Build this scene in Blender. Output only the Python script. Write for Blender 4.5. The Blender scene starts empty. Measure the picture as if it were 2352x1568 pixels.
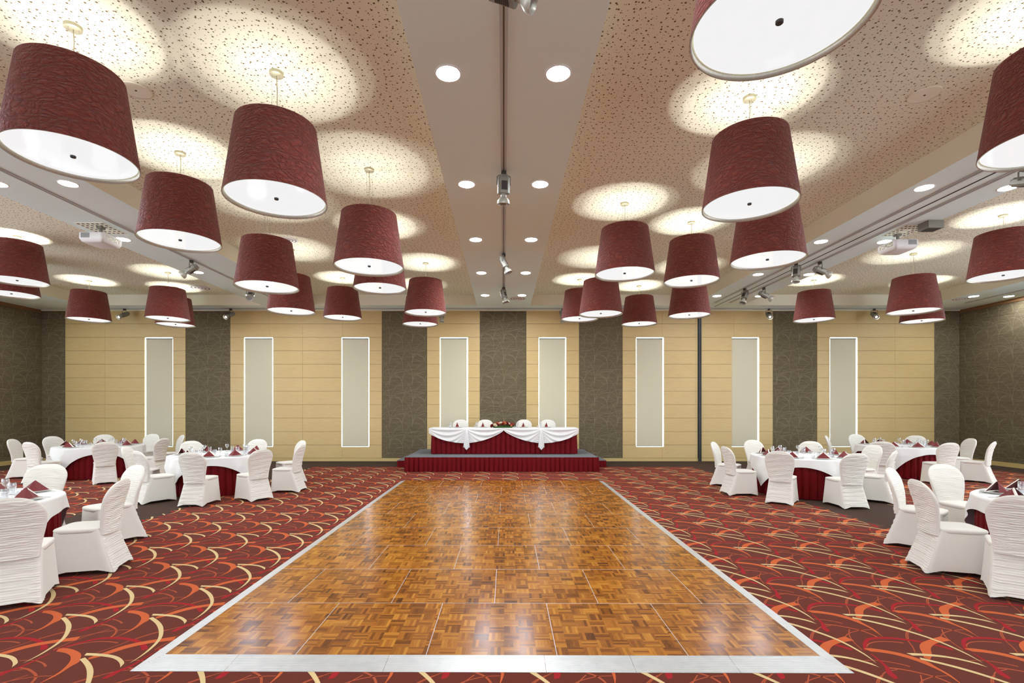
import bpy, math, random
from math import pi, sin, cos, sqrt, atan2, radians, hypot
from mathutils import Matrix, Vector
random.seed(7)
S = bpy.context.scene
COL = S.collection
# ------------------------------------------------------------------ camera
F_PX, VPX, VPY, EYE = 1136.0, 1157.0, 935.0, 1.75
cd = bpy.data.cameras.new('camera'); cam = bpy.data.objects.new('camera', cd); COL.objects.link(cam)
cam.location = (0, 0, EYE); cam.rotation_euler = (pi/2, 0, 0)
cd.sensor_fit = 'HORIZONTAL'; cd.sensor_width = 36.0; cd.lens = 36.0*F_PX/2352
cd.shift_x = (1176-VPX)/2352; cd.shift_y = (VPY-784)/2352
cd.clip_start = 0.05; cd.clip_end = 200
S.camera = cam
# ------------------------------------------------------------------ world, exposure
w = bpy.data.worlds.new('daylight'); S.world = w; w.use_nodes = True
w.node_tree.nodes['Background'].inputs[0].default_value = (0.86, 0.90, 1.0, 1)
w.node_tree.nodes['Background'].inputs[1].default_value = 14.0
S.view_settings.view_transform = 'Standard'; S.view_settings.look = 'None'
S.view_settings.gamma = 1.0; S.view_settings.use_curve_mapping = False
S.view_settings.exposure = 0.13
try:
    S.cycles.caustics_reflective = False; S.cycles.caustics_refractive = False
    S.cycles.sample_clamp_indirect = 6.0; S.cycles.max_bounces = 10; S.cycles.diffuse_bounces = 5
    S.cycles.transparent_max_bounces = 24
except Exception: pass
DOWN_E = 132.0      # (side zones)
DOWN_C = 190.0     # emission of a recessed downlight
BULB_W = 19.0      # each upward bulb in a pendant
DISC_E = 0.84      # pendant diffuser, seen from below
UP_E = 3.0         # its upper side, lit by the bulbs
TINT_F, TINT_S = .15, .40   # pane tints of the added out-of-view fill windows
ZS, ZC = 4.90, 5.225     # soffit underside, perforated ceiling
YB, YN = 16.05, -6.0     # back wall, wall behind the camera
XL, XR = -15.0, 14.8
HS, HC = ZS-EYE, ZC-EYE

# ------------------------------------------------------------------ materials
def lin(c):
    return tuple(((v/255)/12.92 if v/255 <= .04045 else ((v/255+.055)/1.055)**2.4) for v in c)
class NT:
    def __init__(s, name):
        s.m = bpy.data.materials.new(name); s.m.use_nodes = True
        s.t = s.m.node_tree; s.t.nodes.clear()
        s.out = s.t.nodes.new('ShaderNodeOutputMaterial')
    def n(s, typ, **k):
        nd = s.t.nodes.new('ShaderNode'+typ)
        for a, b in k.items():
            if a.startswith('i_'):
                nd.inputs[int(a[2:])].default_value = b
            else: setattr(nd, a, b)
        return nd
    def l(s, a, b): s.t.links.new(a, b)
    def math(s, op, a, b=None):
        nd = s.n('Math', operation=op)
        for i, v in enumerate((a, b)):
            if v is None: continue
            if isinstance(v, (int, float)): nd.inputs[i].default_value = v
            else: s.l(v, nd.inputs[i])
        return nd.outputs[0]
    def mix(s, fac, a, b):
        nd = s.n('Mix', data_type='RGBA')
        for i, v in ((0, fac), (6, a), (7, b)):
            if isinstance(v, (int, float)): nd.inputs[i].default_value = v
            elif isinstance(v, tuple): nd.inputs[i].default_value = (*v[:3], 1)
            else: s.l(v, nd.inputs[i])
        return nd.outputs[2]
    def bsdf(s, rough=.6, metal=0., spec=.4, color=None, sheen=0.):
        b = s.n('BsdfPrincipled'); b.inputs['Roughness'].default_value = rough
        b.inputs['Metallic'].default_value = metal; b.inputs['Specular IOR Level'].default_value = spec
        if sheen: b.inputs['Sheen Weight'].default_value = sheen
        if color is not None:
            if isinstance(color, tuple): b.inputs['Base Color'].default_value = (*color[:3], 1)
            else: s.l(color, b.inputs['Base Color'])
        s.l(b.outputs[0], s.out.inputs[0]); s.b = b
        return b
    def coord(s, which='Object', scale=(1, 1, 1)):
        tc = s.n('TexCoord'); mp = s.n('Mapping'); mp.inputs['Scale'].default_value = scale
        s.l(tc.outputs[which], mp.inputs[0]); return mp.outputs[0]
    def noise(s, vec, scale, detail=3, rough=.5, dist=0.):
        nd = s.n('TexNoise'); nd.inputs['Scale'].default_value = scale; nd.inputs['Detail'].default_value = detail
        nd.inputs['Roughness'].default_value = rough; nd.inputs['Distortion'].default_value = dist
        s.l(vec, nd.inputs['Vector']); return nd.outputs['Fac']
    def ramp(s, fac, pts):
        nd = s.n('ValToRGB'); s.l(fac, nd.inputs[0]); e = nd.color_ramp.elements
        while len(e) < len(pts): e.new(.5)
        for i, (p, c) in enumerate(pts):
            e[i].position = p; e[i].color = (*c[:3], 1)
        return nd.outputs[0]
    def bump(s, h, strength=.3, dist=.01):
        nd = s.n('Bump'); nd.inputs['Strength'].default_value = strength; nd.inputs['Distance'].default_value = dist
        s.l(h, nd.inputs['Height']); s.l(nd.outputs[0], s.b.inputs['Normal'])
G = lambda v: (v, v, v)
def plain(name, rgb, rough=.6, metal=0., spec=.4, var=.06, scale=30, sheen=0., bump=0.):
    t = NT(name); c = lin(rgb); co = t.coord()
    f = t.noise(co, scale, 3)
    k = t.mix(f, tuple(v*(1-var) for v in c), tuple(min(1, v*(1+var)) for v in c))
    t.bsdf(rough, metal, spec, k, sheen)
    if bump: t.bump(f, bump, .004)
    return t.m
def emis(name, rgb, e):
    t = NT(name); em = t.n('Emission'); em.inputs[0].default_value = (*rgb, 1); em.inputs[1].default_value = e
    t.l(em.outputs[0], t.out.inputs[0]); return t.m
M = {}
M['plaster'] = plain('painted_plaster', (228, 247, 244), .9, var=.02, scale=60)
M['cream_paint'] = plain('cream_plaster', (238, 236, 216), .9, var=.02, scale=60)
M['metal'] = plain('brushed_metal', (150, 150, 148), .35, .8, var=.05)
M['track'] = plain('track_metal', (186, 190, 188), .5, .0)
M['dark'] = plain('dark_gap', (34, 31, 30), .7)
M['spot'] = plain('spot_grey_paint', (134, 132, 122), .45, .2)
M['spot_dark'] = plain('spot_ribs', (70, 66, 60), .6, .2)
M['reflector'] = plain('reflector_paint', (182, 181, 168), .35, .3)
M['canopy'] = plain('satin_nickel', (196, 190, 165), .4, .4)
M['cable'] = plain('cable_cream', (190, 180, 150), .6)
M['white_plastic'] = plain('white_plastic', (225, 224, 222), .45)
M['grey_plastic'] = plain('grey_plastic', (120, 120, 118), .6)
M['alu'] = None
M['brownwood'] = plain('brown_cornice', (128, 92, 58), .6, var=.1)
M['base'] = plain('oak_baseboard', (205, 180, 122), .5, var=.06)
M['joint'] = plain('shadow_gap_brown', (122, 96, 58), .8)
M['black'] = plain('black_metal', (54, 54, 57), .35, .5)
M['china'] = plain('white_china', (238, 238, 232), .15, var=.01)
M['napkin'] = plain('maroon_napkin', (114, 35, 38), .85, var=.08, scale=60, sheen=.2)
M['napkin_edge'] = plain('napkin_white_edge', (238, 228, 220), .8)
M['steel'] = plain('cutlery_steel', (200, 200, 198), .2, .95)
M['stagecarpet'] = plain('grey_stage_carpet', (112, 116, 122), .95, var=.25, scale=260)
M['leaf'] = plain('foliage', (58, 92, 40), .6, var=.3)
M['rose_red'] = plain('red_petals', (135, 16, 26), .6, var=.2)
M['rose_white'] = plain('white_petals', (236, 226, 200), .6, var=.08)
M['rose_peach'] = plain('peach_petals', (214, 132, 92), .6, var=.12)
M['lampglow'] = emis('downlight_lens', (.93, .99, 1.04), DOWN_E)
M['lampglow_f'] = emis('downlight_lens_far', (.93, .99, 1.04), DOWN_C*1.5)
M['lampglow_c'] = emis('downlight_lens_bright', (.93, .99, 1.04), DOWN_C)
M['spotglow'] = emis('spot_lens_lit', (1.0, .95, .86), 9.0)
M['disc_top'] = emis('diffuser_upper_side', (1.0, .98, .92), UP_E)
def m_disc():
    t = NT('pendant_diffuser'); em = t.n('Emission'); em.inputs[0].default_value = (.99, .99, 1.0, 1); em.inputs[1].default_value = DISC_E*.97
    gl = t.n('BsdfGlossy'); gl.inputs['Roughness'].default_value = .06; fr = t.n('Fresnel'); fr.inputs[0].default_value = 1.45
    c = t.mix(fr.outputs[0], (0., 0., 0.), (1., 1., 1.)); t.l(c, gl.inputs[0]); ad = t.n('AddShader')
    t.l(em.outputs[0], ad.inputs[0]); t.l(gl.outputs[0], ad.inputs[1]); t.l(ad.outputs[0], t.out.inputs[0]); return t.m
M['disc'] = m_disc()
M['base_red'] = plain('carpet_redbrown', (96, 40, 27), .97, var=.16, scale=120, spec=.1, sheen=.04)
M['base_brown'] = plain('carpet_plain_brown', (72, 57, 48), .97, var=.16, scale=160, spec=.1)
M['c_cream'] = plain('carpet_cream', (208, 182, 134), .97, var=.06, scale=200, spec=.1)
M['c_orange'] = plain('carpet_orange', (192, 94, 55), .97, var=.06, scale=200, spec=.1)
M['c_thin'] = plain('carpet_rust_line', (166, 80, 54), .97, var=.06, scale=200, spec=.1)
M['c_crim'] = plain('carpet_crimson', (154, 36, 42), .97, var=.08, scale=200, spec=.1)
M['wp_line'] = plain('wallpaper_leaf_print', (140, 129, 104), .7, var=.06)
M['cover'] = plain('stretch_cover_white', (229, 226, 217), .75, var=.015, scale=14, sheen=.15)
M['linen'] = plain('table_linen', (232, 232, 231), .8, var=.015, scale=10, sheen=.15)

def m_wallpaper():
    t = NT('wallpaper_taupe'); co = t.coord()
    mp = t.coord('Object', (1.2, 1.2, 42))
    f = t.noise(mp, 1.6, 3, .6)
    c = t.ramp(f, [(.32, lin((88, 77, 57))), (.55, lin((108, 97, 74))), (.72, lin((126, 114, 90)))])
    t.bsdf(.8, 0, .25, c); return t.m
M['wallpaper'] = m_wallpaper()
def m_wood():
    t = NT('oak_wall_panel'); mp = t.coord('Object', (1.2, 1.2, 30))
    f = t.noise(mp, 3.0, 5, .65, .3); g = t.noise(t.coord(), .9, 2)
    c = t.ramp(f, [(.25, lin((192, 163, 108))), (.5, lin((208, 181, 126))), (.75, lin((218, 192, 138)))])
    c2 = t.mix(g, lin((194, 168, 110)), lin((222, 195, 142)))
    k = t.mix(.35, c, c2); t.bsdf(.42, 0, .4, k); return t.m
M['wood'] = m_wood()
def m_perf():
    t = NT('perforated_ceiling_board'); tc = t.n('TexCoord')
    co = tc.outputs['Object']
    def holes(scale, r, rnd):
        v = t.n('TexVoronoi', voronoi_dimensions='2D', feature='F1'); v.inputs['Scale'].default_value = scale
        v.inputs['Randomness'].default_value = rnd; t.l(co, v.inputs['Vector'])
        a = t.math('SUBTRACT', v.outputs['Distance'], r*scale); a = t.math('MULTIPLY', a, 1/(.002*scale))
        return t.math('MINIMUM', t.math('MAXIMUM', a, 0.), 1.)
    f = t.math('MINIMUM', holes(9.3, .0088, .62), holes(10.7, .0062, .7)); f3 = holes(17.0, .0040, .8)
    c = t.mix(f3, lin((158, 142, 114)), lin((235, 235, 214))); c = t.mix(f, lin((112, 98, 70)), c)
    t.bsdf(.9, 0, .2, c); return t.m
M['perf'] = m_perf()
def m_shade():
    t = NT('crinkled_red_fabric'); mp = t.coord('Object', (1, 1, 1.9))
    nt = t.n('TexNoise'); nt.inputs['Scale'].default_value = 4; nt.inputs['Detail'].default_value = 3; t.l(mp, nt.inputs['Vector'])
    vm = t.n('VectorMath', operation='MULTIPLY_ADD'); t.l(nt.outputs['Color'], vm.inputs[0]); vm.inputs[1].default_value = (.30, .30, .30); t.l(mp, vm.inputs[2])
    def crease(sc, k):
        v = t.n('TexVoronoi', feature='DISTANCE_TO_EDGE'); v.inputs['Scale'].default_value = sc; t.l(vm.outputs[0], v.inputs['Vector'])
        return t.math('MINIMUM', t.math('MULTIPLY', v.outputs['Distance'], k), 1.)
    h = t.math('ADD', t.math('MULTIPLY', crease(11, 3.0), .65), t.math('MULTIPLY', crease(26, 2.6), .35))
    g = t.noise(vm.outputs[0], 26, 3, .6); h = t.math('ADD', h, t.math('MULTIPLY', g, .35))
    c = t.ramp(h, [(.10, lin((106, 42, 33))), (.7, lin((121, 50, 39))), (1.0, lin((130, 58, 46)))])
    t.bsdf(.7, 0, .3, c, .1); t.bump(h, 1.0, .02); return t.m
M['shade'] = m_shade()
M['lining'] = plain('silver_gold_lining', (186, 182, 166), .4, .5, var=.2, scale=60)
def m_satin():
    t = NT('red_satin'); mp = t.coord('Object', (1, 1, .25))
    f = t.noise(mp, 40, 3); c = t.mix(f, lin((88, 3, 10)), lin((120, 6, 17)))
    t.bsdf(.6, 0, .15, c, .0); return t.m
M['satin'] = m_satin()
def m_glass():
    t = NT('clear_glass'); tr = t.n('BsdfTransparent'); tr.inputs[0].default_value = (.95, .96, .97, 1)
    gl = t.n('BsdfGlossy'); gl.inputs['Roughness'].default_value = .04; gl.inputs[0].default_value = (1, 1, 1, 1)
    lw = t.n('LayerWeight'); lw.inputs[0].default_value = .45
    mx = t.n('MixShader'); f = t.math('ADD', t.math('MULTIPLY', lw.outputs['Facing'], .5), .06)
    t.l(f, mx.inputs[0]); t.l(tr.outputs[0], mx.inputs[1]); t.l(gl.outputs[0], mx.inputs[2]); t.l(mx.outputs[0], t.out.inputs[0]); return t.m
M['glass'] = m_glass()
def m_tint(name, v):
    t = NT(name); tr = t.n('BsdfTransparent'); tr.inputs[0].default_value = (v, v, v, 1); t.l(tr.outputs[0], t.out.inputs[0]); return t.m
M['tint_f'] = m_tint('fill_pane_front', TINT_F**.5); M['tint_s'] = m_tint('fill_pane_side', TINT_S**.5)
def m_blind():
    t = NT('roller_blind_fabric'); f = t.noise(t.coord('Object', (40, 40, 40)), 8, 2)
    c = t.mix(f, lin((205, 199, 172)), lin((214, 208, 184))); t.bsdf(.85, 0, .2, c)
    tl = t.n('BsdfTranslucent'); tl.inputs[0].default_value = (.8, .82, .78, 1)
    mx = t.n('MixShader'); mx.inputs[0].default_value = .012; t.l(t.b.outputs[0], mx.inputs[1]); t.l(tl.outputs[0], mx.inputs[2])
    t.l(mx.outputs[0], t.out.inputs[0]); return t.m
M['blind'] = m_blind()
def m_parquet():
    t = NT('mosaic_parquet'); tc = t.n('TexCoord'); sp = t.n('SeparateXYZ'); t.l(tc.outputs['Object'], sp.inputs[0])
    q = .9145/8
    x = t.math('DIVIDE', sp.outputs[0], q); y = t.math('DIVIDE', sp.outputs[1], q)
    ix = t.math('FLOOR', x); iy = t.math('FLOOR', y); fx = t.math('FRACT', x); fy = t.math('FRACT', y)
    par = t.math('GREATER_THAN', t.math('ABSOLUTE', t.math('MODULO', t.math('ADD', ix, iy), 2.)), .5)
    inv = t.math('SUBTRACT', 1., par)
    across = t.math('ADD', t.math('MULTIPLY', fx, par), t.math('MULTIPLY', fy, inv))
    fing = t.math('FLOOR', t.math('MULTIPLY', across, 5.)); ff = t.math('FRACT', t.math('MULTIPLY', across, 5.))
    oi = t.n('ObjectInfo')
    cb = t.n('CombineXYZ'); t.l(ix, cb.inputs[0]); t.l(iy, cb.inputs[1]); t.l(t.math('ADD', fing, t.math('MULTIPLY', oi.outputs['Random'], 37.)), cb.inputs[2])
    wn = t.n('TexWhiteNoise', noise_dimensions='3D'); t.l(cb.outputs[0], wn.inputs['Vector'])
    cb2 = t.n('CombineXYZ'); t.l(ix, cb2.inputs[0]); t.l(iy, cb2.inputs[1])
    wn2 = t.n('TexWhiteNoise', noise_dimensions='3D'); t.l(cb2.outputs[0], wn2.inputs['Vector'])
    g1 = t.noise(t.coord('Object', (60, 6, 1)), 3, 4); g2 = t.noise(t.coord('Object', (6, 60, 1)), 3, 4)
    gr = t.math('ADD', t.math('MULTIPLY', g1, par), t.math('MULTIPLY', g2, inv))
    v = t.math('ADD', t.math('ADD', t.math('MULTIPLY', wn.outputs['Value'], .42), t.math('MULTIPLY', wn2.outputs['Value'], .30)), t.math('MULTIPLY', gr, .36))
    c = t.ramp(v, [(.20, lin((88, 46, 12))), (.42, lin((134, 78, 22))), (.60, lin((163, 101, 32))), (.88, lin((194, 132, 48)))])
    e1 = t.math('LESS_THAN', ff, .05)
    c = t.mix(t.math('MULTIPLY', e1, .55), c, lin((74, 38, 20)))
    t.bsdf(.27, 0, .24, c)
    rr = t.noise(t.coord('Object', (1, 1, 1)), 5, 3); t.l(t.math('ADD', t.math('MULTIPLY', rr, .12), .14), t.b.inputs['Roughness'])
    t.bump(t.noise(t.coord('Object'), 26, 2), .05, .01)
    return t.m
M['parquet'] = m_parquet()
def m_alu():
    t = NT('ribbed_aluminium'); f = t.noise(t.coord('Object', (3, 3, 3)), 4, 3)
    c = t.mix(f, lin((196, 198, 200)), lin((222, 223, 222))); t.bsdf(.38, .55, .5, c); return t.m
M['alu'] = m_alu()

# ------------------------------------------------------------------ mesh builder
class MB:
    def __init__(s): s.v = []; s.f = []; s.m = []; s.mats = []; s.cur = 0
    def mat(s, m):
        if m not in s.mats: s.mats.append(m)
        s.cur = s.mats.index(m); return s
    def face(s, idx): s.f.append(tuple(idx)); s.m.append(s.cur)
    def add(s, vs, fs, mx=None):
        o = len(s.v)
        for p in vs: s.v.append(tuple(mx @ Vector(p)) if mx else tuple(p))
        for f in fs: s.face([i+o for i in f])
        return s
    def box(s, x0, x1, y0, y1, z0, z1, mx=None):
        return s.add([(x0,y0,z0),(x1,y0,z0),(x1,y1,z0),(x0,y1,z0),(x0,y0,z1),(x1,y0,z1),(x1,y1,z1),(x0,y1,z1)],
                     [(0,3,2,1),(4,5,6,7),(0,1,5,4),(1,2,6,5),(2,3,7,6),(3,0,4,7)], mx)
    def grid(s, rows, closed=False, mx=None):
        o = len(s.v); n = len(rows[0])
        for r in rows:
            for p in r: s.v.append(tuple(mx @ Vector(p)) if mx else tuple(p))
        for i in range(len(rows)-1):
            for j in range(n if closed else n-1):
                k = (j+1) % n
                s.face((o+i*n+j, o+i*n+k, o+(i+1)*n+k, o+(i+1)*n+j))
        return s
    def lathe(s, prof, n=32, mx=None, cap0=False, cap1=False):
        rows = [[(r*cos(2*pi*j/n), r*sin(2*pi*j/n), z) for j in range(n)] for r, z in prof]
        o = len(s.v); s.grid(rows, True, mx)
        if cap0: s.face([o+j for j in range(n)][::-1])
        if cap1: s.face([o+(len(prof)-1)*n+j for j in range(n)])
        return s
    def cyl(s, r, z0, z1, n=24, mx=None, r1=None):
        return s.lathe([(r, z0), (r if r1 is None else r1, z1)], n, mx, True, True)
    def tube(s, pts, r, n=8):
        rows = []; P = [Vector(p) for p in pts]
        for i, p in enumerate(P):
            d = (P[min(i+1, len(P)-1)]-P[max(i-1, 0)]).normalized()
            a = Vector((0, 0, 1)) if abs(d.z) < .9 else Vector((1, 0, 0))
            u = d.cross(a).normalized(); v = d.cross(u)
            rows.append([tuple(p+u*r*cos(2*pi*j/n)+v*r*sin(2*pi*j/n)) for j in range(n)])
        o = len(s.v); s.grid(rows, True)
        s.face([o+j for j in range(n)]); s.face([o+(len(P)-1)*n+j for j in range(n)][::-1]); return s
    def prism(s, poly, z0, z1, mx=None):
        n = len(poly); vs = [(x, y, z0) for x, y in poly]+[(x, y, z1) for x, y in poly]
        fs = [tuple(range(n))[::-1], tuple(range(n, 2*n))]+[(i, (i+1) % n, n+(i+1) % n, n+i) for i in range(n)]
        return s.add(vs, fs, mx)
    def mesh(s, name, smooth=False):
        me = bpy.data.meshes.new(name); me.from_pydata(s.v, [], s.f)
        for m in s.mats: me.materials.append(M[m])
        me.polygons.foreach_set('material_index', s.m)
        if smooth: me.polygons.foreach_set('use_smooth', [True]*len(s.f))
        me.update()
        if smooth == 'auto':
            try: me.set_sharp_from_angle(angle=radians(40))
            except Exception: pass
        return me
    def obj(s, name, parent=None, smooth=False, label=None):
        o = bpy.data.objects.new(name, s.mesh(name, smooth)); COL.objects.link(o)
        if parent: o.parent = parent
        if label: o['label'] = label
        return o
def mb(m): return MB().mat(m)
def tag(o, label, cat, group=None, kind=None):
    o['label'] = label; o['category'] = cat
    if group: o['group'] = group
    if kind: o['kind'] = kind
    return o
def thing(name, loc, rz, label, cat, group=None):
    o = bpy.data.objects.new(name, None); COL.objects.link(o); o.empty_display_size = .1
    o.location = loc; o.rotation_euler = (0, 0, rz); return tag(o, label, cat, group)
def struct(o, label=None):
    o['kind'] = 'structure'
    if label: o['label'] = label
    return o
def dup(root, loc, rz, label, keep_children=None):
    r = root.copy(); COL.objects.link(r); r.location = loc; r.rotation_euler = (0, 0, rz); r['label'] = label
    def rec(a, b):
        for ch in a.children:
            c = ch.copy(); COL.objects.link(c); c.parent = b; rec(ch, c)
    rec(root, r); return r
def pt(x, y, d): return ((x-VPX)*d/F_PX, d, EYE+(VPY-y)*d/F_PX)
def rot_to(d):   # matrix turning +Z to d
    return Vector((0, 0, 1)).rotation_difference(Vector(d).normalized()).to_matrix().to_4x4()

# ------------------------------------------------------------------ floor: carpet with its woven motif
def gp(x, y):
    d = F_PX*EYE/(y-VPY); return ((x-VPX)*d/F_PX, d)
def zA(p): return gp(90+p[0]/9.408, 1370+p[1]/9.408)
def resample(P, n):
    L = [0]
    for a, b in zip(P, P[1:]): L.append(L[-1]+hypot(b[0]-a[0], b[1]-a[1]))
    out = []
    for i in range(n+1):
        t = L[-1]*i/n; k = 0
        while k < len(L)-2 and L[k+1] < t: k += 1
        u = (t-L[k])/max(1e-9, L[k+1]-L[k]); out.append((P[k][0]+(P[k+1][0]-P[k][0])*u, P[k][1]+(P[k+1][1]-P[k][1])*u))
    return out
def smooth_pl(P, it=2):
    for _ in range(it):
        Q = [P[0]]
        for a, b in zip(P, P[1:]):
            Q += [(a[0]*.75+b[0]*.25, a[1]*.75+b[1]*.25), (a[0]*.25+b[0]*.75, a[1]*.25+b[1]*.75)]
        Q.append(P[-1]); P = Q
    return P
def ribbon_c(P, w0, w1, n, wm=None):
    C = resample(smooth_pl(P), n); L = []; R = []
    for i, c in enumerate(C):
        a = C[max(0, i-1)]; b = C[min(n, i+1)]; dx, dy = b[0]-a[0], b[1]-a[1]; q = hypot(dx, dy) or 1
        t = i/n; w = (w0+(w1-w0)*t) if wm is None else (w0+(wm-w0)*2*t if t < .5 else wm+(w1-wm)*(2*t-1))
        L.append((c[0]-dy/q*w/2, c[1]+dx/q*w/2)); R.append((c[0]+dy/q*w/2, c[1]-dx/q*w/2))
    return L, R
CJ = zA((590, 440))
strokes = []
def two(mat, z, A, B, n=16):
    strokes.append((mat, z, resample(smooth_pl([zA(p) for p in A]), n), resample(smooth_pl([zA(p) for p in B]), n)))
def one(mat, z, A, w, n=14, w1=None):
    L, R = ribbon_c([zA(p) for p in A], w, w if w1 is None else w1, n); strokes.append((mat, z, L, R))
two('c_cream', .0016, [(565,440),(640,500),(695,580),(703,660),(670,750),(620,840),(530,935),(400,1035),(250,1130),(100,1220),(-100,1325),(-338,1432)],
    [(460,470),(520,520),(570,590),(580,660),(570,740),(540,820),(490,900),(400,985),(270,1080),(110,1185),(-100,1310),(-338,1430)], 22)
two('c_cream', .0017, [(600,372),(750,375),(900,385),(1060,400),(1180,430),(1240,470),(1270,510),(1265,530)],
    [(555,412),(700,412),(900,425),(1050,445),(1130,475),(1180,520),(1190,560),(1185,590)])
two('c_orange', .0012, [(100,305),(220,292),(330,310),(420,335),(490,370),(505,405),(492,440),(462,475),(470,505),(340,555),(250,600),(120,670),(0,725),(-427,883)],
    [(50,350),(150,358),(250,380),(300,410),(310,450),(295,490),(250,540),(180,595),(100,650),(0,700),(-150,768),(-300,832),(-427,880)], 26)
two('c_orange', .0013, [(640,440),(850,385),(1100,310),(1350,245),(1600,200),(1900,160),(2270,115)],
    [(610,475),(850,425),(1000,390),(1250,320),(1500,265),(1800,215),(2210,178)], 12)
two('c_crim', .0009, [(0,330),(200,275),(420,220),(650,170),(850,135),(1100,122),(1300,125),(1500,150),(1620,185),(1700,230),(1725,270),(1725,305)],
    [(0,340),(200,290),(420,240),(650,190),(850,158),(1100,152),(1300,162),(1450,190),(1550,225),(1590,260),(1600,300),(1605,335)], 20)
two('c_crim', .0010, [(1800,370),(1560,478),(1300,588),(1100,640),(960,690),(820,765)], [(1800,382),(1560,500),(1330,602),(1150,660),(980,745),(930,752)], 10)
one('c_thin', .0006, [(1340,595),(1480,610),(1580,650),(1650,690),(1680,730),(1650,790),(1600,840),(1540,878)], .016)
one('c_thin', .0006, [(250,280),(450,235),(700,200),(900,190),(1080,197),(1190,215)], .008, 12, .014)
one('c_thin', .0005, [(-200,965),(0,915),(280,835),(550,765),(700,735),(1050,650),(1400,620)], .008, 12)
one('c_thin', .0007, [(790,365),(1100,280),(1500,150),(1900,50),(2150,5)], .008, 12)
one('c_thin', .0006, [(560,960),(860,870),(1200,790),(1500,745),(1700,720),(1960,712)], .008, 12)
one('c_thin', .0005, [(0,322),(300,210),(650,100),(1060,0)], .008, 8)
one('c_thin', .0005, [(1280,485),(1450,478),(1600,485),(1750,530),(1790,575)], .006, 10, .014)
fl = mb('base_brown')
def frect(m, x0, x1, y0, y1, z=0.):
    fl.mat(m); fl.add([(x0,y0,z),(x1,y0,z),(x1,y1,z),(x0,y1,z)], [(0,1,2,3)])
zones = [(-13.75, -7.05, 14.0), (-5.5, 5.5, 14.5), (7.05, 13.75, 14.0)]
frect('base_brown', XL, XR, YN, YB+.3)
for x0, x1, y1 in zones: frect('base_red', x0, x1, YN, y1, .0003)
PX, PY = .7295, .668
for (x0, x1, y1) in zones:
    i0 = math.ceil((x0-CJ[0])/PX); i1 = math.floor((x1-CJ[0])/PX)
    for i in range(i0-1, i1+1):
        for j in range(math.ceil((1.0-CJ[1])/PY), math.floor((y1-.15-CJ[1])/PY)+1):
            ox, oy = i*PX, j*PY
            for m, z, L, R in strokes:
                fl.mat(m); o = len(fl.v)
                xs = [p[0]+ox for p in L]
                if min(xs) < x0-.12 or max(xs) > x1+.12:
                    k0 = next((k for k, p in enumerate(L) if x0-.12 <= p[0]+ox <= x1+.12), None)
                    ks = [k for k, p in enumerate(L) if x0-.12 <= p[0]+ox <= x1+.12]
                    if len(ks) < 3: continue
                    LL = [L[k] for k in ks]; RR = [R[k] for k in ks]
                else: LL, RR = L, R
                if max(p[1] for p in LL)+oy > y1+.25: continue
                for a in LL: fl.v.append((a[0]+ox, a[1]+oy, z))
                for a in RR: fl.v.append((a[0]+ox, a[1]+oy, z))
                n = len(LL)
                for k in range(n-1): fl.face((o+k, o+k+1, o+n+k+1, o+n+k))
fo = fl.obj('floor'); struct(fo, 'patterned red brown carpet with cream and orange arcs and plain brown borders')

# ------------------------------------------------------------------ walls
def wx(px): return (px-VPX)*YB/F_PX
def wz(py): return EYE+(VPY-py)*YB/F_PX
WIN = [(332,397,337,394),(560,627,563.5,623),(784,848,787,844.5),(1010,1075,1013.5,1070),(1237,1300.5,1240,1296),(1461,1525,1463,1519.5),(1681,1744,1681.8,1738),(1906,1970,1909,1964.5)]
WZ0, WZ1 = .464, 4.02
wins = [(wx(a), wx(b)) for a, b, _, _ in WIN]
wb = mb('plaster'); x = XL-.2
for a, b in wins:
    wb.box(x, a, YB+.03, YB+.3, 0, ZC); wb.box(a, b, YB+.03, YB+.3, 0, WZ0); wb.box(a, b, YB+.03, YB+.3, WZ1, ZC); x = b
wb.box(x, XR+.2, YB+.03, YB+.3, 0, ZC)
wall_back = struct(wb.obj('wall_back'), 'end wall of oak panels alternating with taupe wallpaper strips')
secs = [(150,426),(529,877),(981,1102),(1209,1330),(1430,1602.5),(1611,1775),(1877,2146)]
papers = [(None,150),(426,529),(877,981),(1102,1209),(1330,1430),(1775,1877),(2146,None)]
cuts = {0:[241], 1:[619.5,695.5,786.7], 2:[], 3:[], 4:[1521,1597], 5:[1686], 6:[1968,2056]}
joints = [4.02+.437*k for k in range(-9, 3)]
zt = ZS-.01
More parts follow.
